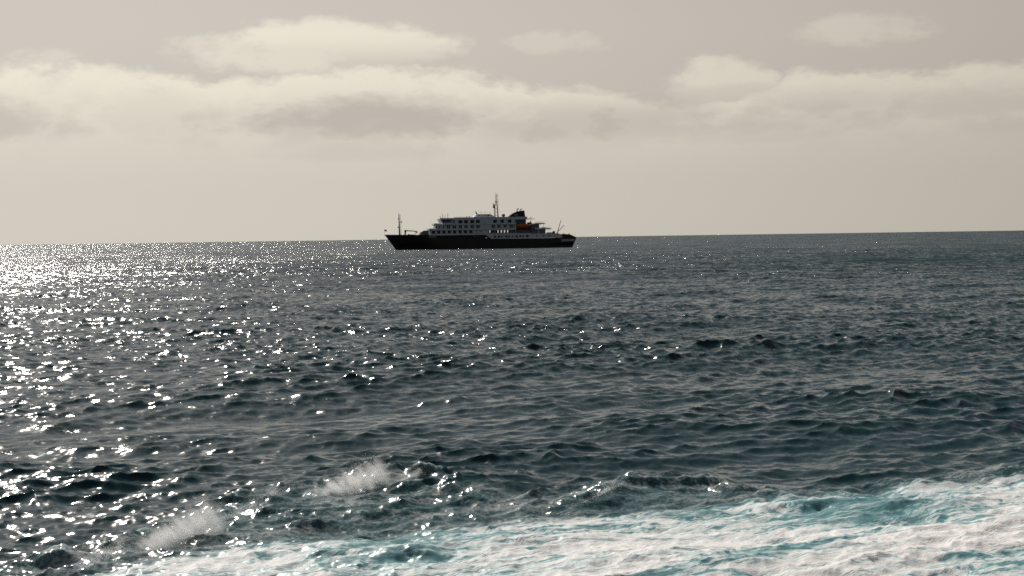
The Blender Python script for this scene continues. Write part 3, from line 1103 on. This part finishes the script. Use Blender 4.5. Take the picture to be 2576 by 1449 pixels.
# forecastle
FM = P('fore_mast', MB().tube((8.5, 0, 7.2), (8.25, 0, 20.2), .52, .20, 10), M['mast'])
P('mast_ladder', MB().tube((9.5, 0, 8.0), (9.2, 0, 19.8), .05, .05, 6).tube((9.2, .4, 8.0), (8.9, .4, 19.8), .05, .05, 6), M['grey'], FM)
P('mast_platform', MB().box(8.1, 10.1, -.7, .7, 15.0, 15.15).box(9.3, 9.7, -.3, .3, 15.15, 16.1), M['mast'], FM)
P('mast_lamp', MB().box(7.4, 8.0, -.25, .25, 12.2, 12.8), M['grey'], FM)
P('mast_lamp', MB().box(7.6, 8.1, -.25, .25, 17.1, 17.5), M['grey'], FM)
BC = P('foredeck_crane', MB().tube((11.4, -3, 7.2), (11.4, -3, 10.6), .42, .36, 10).box(11.0, 12.0, -3.5, -2.5, 9.5, 10.9), M['dark'])
P('crane_boom', MB().path([(11.3, -3, 10.6), (15.2, -3, 10.35), (18.1, -3, 10.0)], .30, .22, 8).box(17.4, 18.2, -3.25, -2.75, 9.1, 10.1), M['mast'], BC)
P('crane_rest', MB().tube((17.0, -3, 7.2), (17.0, -3, 9.9), .12, .12, 8), M['mast'], BC)
P('winch', MB().tube((13.4, -3.8, 8.2), (13.4, -2.2, 8.2), .5, .5, 12).box(12.8, 16.4, -3.6, -2.4, 7.2, 8.4), M['grey'])
P('hatch_house', MB().prism([(19.2, 7.0), (19.5, 8.6), (20.3, 9.8), (21.4, 10.45), (24.4, 10.5), (24.4, 7.0)], -5.2, 5.2), M['grey'], bevel=0.1)
JS = P('jack_staff', MB().tube((.15, 0, 7.6), (.05, 0, 11.5), .06, .04, 6), M['grey'])
mb = MB()
nx = 8
vs = [(0.08 + 1.25 * i / nx, .12 * math.sin(i * 1.1) * i / nx + .02 * s, zz - .10 * (i / nx) ** 2) for s in (-1, 1) for zz in (10.4, 11.35) for i in range(nx + 1)]
n = nx + 1
fs = [(i, i + 1, n + i + 1, n + i) for i in range(nx)] + [(2 * n + i, 3 * n + i, 3 * n + i + 1, 2 * n + i + 1) for i in range(nx)]
fs += [(i, 2 * n + i, 2 * n + i + 1, i + 1) for i in range(nx)] + [(n + i, n + i + 1, 3 * n + i + 1, 3 * n + i) for i in range(nx)]
fs += [(nx, 2 * n + nx, 3 * n + nx, n + nx), (0, n, 3 * n, 2 * n)]
mb.add(vs, fs)
P('flag', mb, M['flag'], JS)
for x in np.arange(2.2, 18.6, 2.05):
    b_ = half_breadth(x, 8.2) - .1
    P('rail_stanchion', MB().tube((x, -b_, 8.3), (x, -b_, 8.62), .04, .04, 6), M['grey'], HULL)

bpy.context.view_layer.update()
SHIP_M = ship.matrix_world.copy()


def on_ship(x, y, z):
    return SHIP_M @ Vector((x - HL, y, z))


# ------------------------------------------------------------------ lifeboat
boat = bpy.data.objects.new("lifeboat", None)
COL.objects.link(boat)
boat.location = on_ship(77.5, -7.05, 10.6)
boat.rotation_euler = (0, 0, SHIP_YAW)
tag(boat, "orange enclosed lifeboat hung in the side recess of the black ship", "lifeboat")


def boat_shell(zs, wfun, cap):
    xs = np.linspace(-4.25, 4.25, 17)
    mb = MB()
    ring = []
    for x in xs:
        t = abs(x) / 4.25
        pl = (1 - t ** 4) ** 0.6 if t < 1 else 0.0
        pl = max(pl, 0.04)
        row = [(x * (1 - .06 * wz[2]), wz[0] * pl, wz[1]) for wz in wfun(t)]
        ring.append([(p[0], -p[1], p[2]) for p in row] + [(p[0], p[1], p[2]) for p in row[::-1]])
    n = len(ring[0])
    vs = [p for r in ring for p in r]
    fs = [(i * n + j, (i + 1) * n + j, (i + 1) * n + (j + 1) % n, i * n + (j + 1) % n) for i in range(len(ring) - 1) for j in range(n)]
    fs += [tuple(range(n)), tuple(range((len(ring) - 1) * n, len(ring) * n))]
    return mb.add(vs, fs)


part('hull', boat_shell(None, lambda t: [(.25, .05 + .5 * t ** 3, 1), (.95, .45 + .4 * t ** 3, .5), (1.25, 1.0 + .15 * t ** 3, 0), (1.3, 1.35, 0)], 0), M['orange_dark'], boat, smooth=True)
part('canopy', boat_shell(None, lambda t: [(1.22, 1.36, 0), (1.15, 2.0, 0), (.85, 2.65 - .3 * t ** 3, .4), (.3, 2.95 - .45 * t ** 3, .6)], 0), M['orange'], boat, smooth=True)
part('rubbing_strake', MB().box(-3.9, 3.9, -1.36, -1.26, 1.26, 1.40).box(-3.9, 3.9, 1.26, 1.36, 1.26, 1.40), M['dark'], boat)
part('steering_cupola', MB().prism([(2.0, 2.6), (2.1, 3.2), (3.0, 3.2), (3.3, 2.5)], -.5, .5), M['orange'], boat, bevel=0.05)
for x in (-2.2, -.8, .6):
    part('window', MB().box(x - .3, x + .3, -1.08, -.98, 2.05, 2.4), M['glass'], boat)


# ------------------------------------------------------------------ two people on the top deck
def person(x, face, mtop, label):
    v = [(0, 0, .92), (0, 0, 1.15), (0, 0, 1.38), (0, 0, 1.48), (0, .015, 1.58), (0, .02, 1.70),
         (-.17, 0, 1.40), (-.23, .10, 1.16), (-.16, .30, 1.10), (-.13, .37, 1.09),
         (.17, 0, 1.40), (.23, .08, 1.16), (.17, .28, 1.09), (.14, .36, 1.08),
         (-.10, 0, .86), (-.11, .02, .48), (-.11, -.01, .07), (-.12, .13, .04),
         (.10, 0, .86), (.11, .02, .48), (.11, -.01, .07), (.12, .13, .04)]
    e = [(0, 1), (1, 2), (2, 3), (3, 4), (4, 5), (2, 6), (6, 7), (7, 8), (8, 9), (2, 10), (10, 11), (11, 12), (12, 13),
         (0, 14), (14, 15), (15, 16), (16, 17), (0, 18), (18, 19), (19, 20), (20, 21)]
    rad = [.15, .15, .15, .06, .085, .085, .075, .055, .042, .04, .075, .055, .042, .04, .095, .065, .05, .04, .095, .065, .05, .04]
    me = bpy.data.meshes.new("person_skeleton")
    me.from_pydata(v, e, [])
    o = bpy.data.objects.new("person_skeleton", me)
    COL.objects.link(o)
    o.modifiers.new("skin", 'SKIN')
    for i, r in enumerate(rad):
        me.skin_vertices[0].data[i].radius = (r, r * (0.72 if i < 3 else 1))
    me.skin_vertices[0].data[0].use_root = True
    sub = o.modifiers.new("sub", 'SUBSURF')
    sub.levels = sub.render_levels = 1
    dg = bpy.context.evaluated_depsgraph_get()
    body = bpy.data.meshes.new_from_object(o.evaluated_get(dg))
    bpy.data.objects.remove(o)
    body.materials.clear()
    for m_ in (mtop, M['dark'], M['skin'], M['hair']):
        body.materials.append(m_)
    for p in body.polygons:
        c = p.center
        p.use_smooth = True
        if c.z > 1.66 or (c.z > 1.56 and c.y < -.01):
            p.material_index = 3
        elif c.z > 1.47 or c.y > .31:
            p.material_index = 2
        elif c.z < .95 and abs(c.x) < .2:
            p.material_index = 1
        else:
            p.material_index = 0
    ob = link("person", body)
    ob.location = on_ship(x, -7.9, 16.50)
    ob.rotation_euler = (0, 0, SHIP_YAW + face)
    tag(ob, label, "person", "people at the rail of the ship's top deck")


person(45.4, math.pi + .2, M['cloth_a'], "person in dark jacket at the ship's top rail, nearer the bow")
person(46.9, math.pi - .5, M['cloth_b'], "person in dark red top at the ship's top rail, nearer the mast")


# ------------------------------------------------------------------ spray off the breaking crests
def spray_material():
    m = bpy.data.materials.new("spray_droplets")
    m.use_nodes = True
    nt = m.node_tree
    nt.nodes.clear()
    g = G(nt)
    a = g.new('ShaderNodeBsdfDiffuse')
    a.inputs['Color'].default_value = (0.93, 0.93, 0.93, 1)
    b = g.new('ShaderNodeBsdfTranslucent')
    geo = g.new('ShaderNodeNewGeometry')
    tint = g.noise(geo.outputs['Position'], 6.0, 2.0)
    g.put(b.inputs['Color'], g.mix(tint, (0.86, 0.88, 0.89, 1), (0.96, 0.95, 0.94, 1)))
    mx = g.new('ShaderNodeMixShader')
    mx.inputs[0].default_value = 0.85
    out = g.new('ShaderNodeOutputMaterial')
    nt.links.new(a.outputs[0], mx.inputs[1])
    nt.links.new(b.outputs[0], mx.inputs[2])
    nt.links.new(mx.outputs[0], out.inputs[0])
    return m


SPRAY = spray_material()


def droplets(name, pts, size, label):
    """every droplet a small flake of torn water"""
    n = len(pts)
    t = np.array([(1, 0, 0), (-0.5, 0.866, 0), (-0.5, -0.866, 0)], float)
    q = RNG.normal(size=(n, 4))
    q /= np.linalg.norm(q, axis=1)[:, None]
    w, x, y, z = q.T
    Rm = np.stack((1 - 2 * (y * y + z * z), 2 * (x * y - z * w), 2 * (x * z + y * w),
                   2 * (x * y + z * w), 1 - 2 * (x * x + z * z), 2 * (y * z - x * w),
                   2 * (x * z - y * w), 2 * (y * z + x * w), 1 - 2 * (x * x + y * y)), -1).reshape(n, 3, 3)
    vs = np.einsum('nij,kj->nki', Rm, t) * size[:, None, None] + pts[:, None, :]
    fs = np.arange(3 * n)
    me = bpy.data.meshes.new(name)
    me.vertices.add(3 * n)
    me.vertices.foreach_set('co', vs.astype(np.float32).ravel())
    me.loops.add(3 * n)
    me.loops.foreach_set('vertex_index', fs.astype(np.int32).ravel())
    me.polygons.add(n)
    me.polygons.foreach_set('loop_start', (np.arange(n) * 3).astype(np.int32))
    me.update(calc_edges=True)
    me.materials.append(SPRAY)
    o = link(name, me)
    tag(o, label, 'spray', kind='stuff')
    return o


def plume(px0, py0, px1, py1, height, n, lean, depth, z0=0.2, jets=18, drift=0.55):
    """torn sheet along a crest from its low end (0) to its high end (1): filaments thrown up and blown aside, plus mist"""
    a, b = ground(px0, py0), ground(px1, py1)
    js = RNG.beta(1.8, 1.0, jets)
    jv = height * (0.22 + 0.78 * js ** 1.4) * RNG.uniform(0.55, 1.05, jets)
    jl = lean * RNG.uniform(0.5, 1.3, jets)
    jd = RNG.normal(0, depth, jets)
    wgt = jv / jv.sum()
    k = RNG.choice(jets, n, p=wgt)
    t = RNG.beta(1.0, 1.7, n)                       # 0 at the crest, 1 at the tip
    mist = RNG.uniform(0, 1, n) < 0.45
    s = js[k] + RNG.normal(0, 1, n) * np.where(mist, 0.10, 0.012 + 0.04 * t)
    s = np.clip(s, -0.1, 1.08)
    up = jv[k] * (1.5 * t - 0.5 * t * t) * np.where(mist, RNG.uniform(0.3, 1.0, n), 1.0)
    side = jl[k] * drift * jv[k] * t ** 1.5
    base = a[None] + (b - a)[None] * s[:, None]
    x = base[:, 0] - side + RNG.normal(0, 1, n) * np.where(mist, 0.07, 0.012 + 0.03 * t)
    y = base[:, 1] + jd[k] * t + RNG.normal(0, 1, n) * np.where(mist, depth, 0.02 + 0.05 * t)
    z = z0 + 0.10 * s + up + RNG.normal(0, 0.012, n)
    return np.stack((x, y, z), -1)


def drop_size(n, s):
    return RNG.gamma(1.6, 0.0011 * s, n) + 0.0012 * s


def mist(parent, px0, py0, px1, py1, height, depth, dens, z0, seed):
    """fine water dust hanging in a plume: a wedge of thin, uneven volume, low at one end and high at the other"""
    a, b = ground(px0, py0), ground(px1, py1)
    L = float(np.linalg.norm(b - a))
    nx_, H = 10, height
    mb = MB()
    rows = []
    for i in range(nx_ + 1):
        t = i / nx_
        top = H * (0.25 + 0.75 * t ** 1.2)
        rows.append([(t * L, -depth, 0), (t * L, depth, 0), (t * L - 0.25 * top, depth, top), (t * L - 0.25 * top, -depth, top)])
    vs = [p for r_ in rows for p in r_]
    fs = [(i * 4 + k, i * 4 + (k + 1) % 4, i * 4 + 4 + (k + 1) % 4, i * 4 + 4 + k) for i in range(nx_) for k in range(4)]
    fs += [(0, 1, 2, 3), tuple(nx_ * 4 + k for k in range(4))]
    mb.add(vs, fs)
    m = bpy.data.materials.new("water_dust")
    m.use_nodes = True
    nt = m.node_tree
    nt.nodes.clear()
    g = G(nt)
    co = g.new('ShaderNodeTexCoord')
    x, y, z = g.xyz(co.outputs['Object'])
    t = (x + z * 0.25) / L
    top = (g.m('POWER', t.clamp(), 1.2) * 0.75 + 0.25) * H
    q = g.vec(x * 2.2 + z * 1.3 + seed, y * 2.0, z * 0.9)
    n = g.noise(q, 2.4, 4.0, 0.62) - 0.5
    v = z / top
    body = g.smooth(1.0 - v + n * 1.5, 0.12, 0.85)
    ends = g.smooth(t + n * 0.3, 0.02, 0.30) * (1.0 - g.smooth(t + n * 0.3, 0.84, 1.0))
    yy = y / depth
    thick_ = 1.0 - g.smooth(yy * yy + n * 0.8, 0.15, 0.95)
    d = body * ends * thick_ * g.smooth(n, -0.16, 0.14) * dens
    vol = g.new('ShaderNodeVolumePrincipled')
    vol.inputs['Color'].default_value = (0.995, 0.995, 0.995, 1)
    vol.inputs['Anisotropy'].default_value = 0.55
    g.put(vol.inputs['Density'], d)
    out = g.new('ShaderNodeOutputMaterial')
    nt.links.new(vol.outputs[0], out.inputs['Volume'])
    o = part('mist', mb, m, parent)
    o['kind'] = 'stuff'
    o.location = (a[0], a[1], z0)
    o.rotation_euler = (0, 0, math.atan2(b[1] - a[1], b[0] - a[0]))
    return o


p1 = plume(775, 1268, 968, 1240, 0.86, 45000, 0.9, 0.10, 0.14, 26)
s1 = droplets("sea_spray", p1, drop_size(len(p1), 0.9), "white spray blown off the wave crest in the middle foreground")
mist(s1, 765, 1272, 990, 1238, 1.0, 0.28, 11.0, 0.10, 1.7)
p2 = np.concatenate((plume(345, 1400, 530, 1345, 0.70, 32000, 0.7, 0.12, 0.12, 24), plume(450, 1370, 640, 1310, 0.30, 9000, -0.4, 0.2, 0.14)))
s2 = droplets("sea_spray", p2, drop_size(len(p2), 0.9), "white spray over the breaking crest at lower left")
mist(s2, 335, 1405, 560, 1338, 0.85, 0.28, 9.5, 0.08, 5.3)
p3 = np.concatenate((plume(1010, 1236, 1060, 1228, 0.20, 6000, 0.4, 0.1, 0.24), plume(620, 1290, 700, 1268, 0.24, 9000, 0.3, 0.2, 0.14),
                     plume(1430, 1300, 1560, 1250, 0.12, 6000, 0.2, 0.1, 0.16), plume(120, 1475, 300, 1408, 0.26, 10000, 0.4, 0.25, 0.04)))
droplets("sea_spray", p3, drop_size(len(p3), 1.0), "thin scattered droplets along the crests beside the foam")
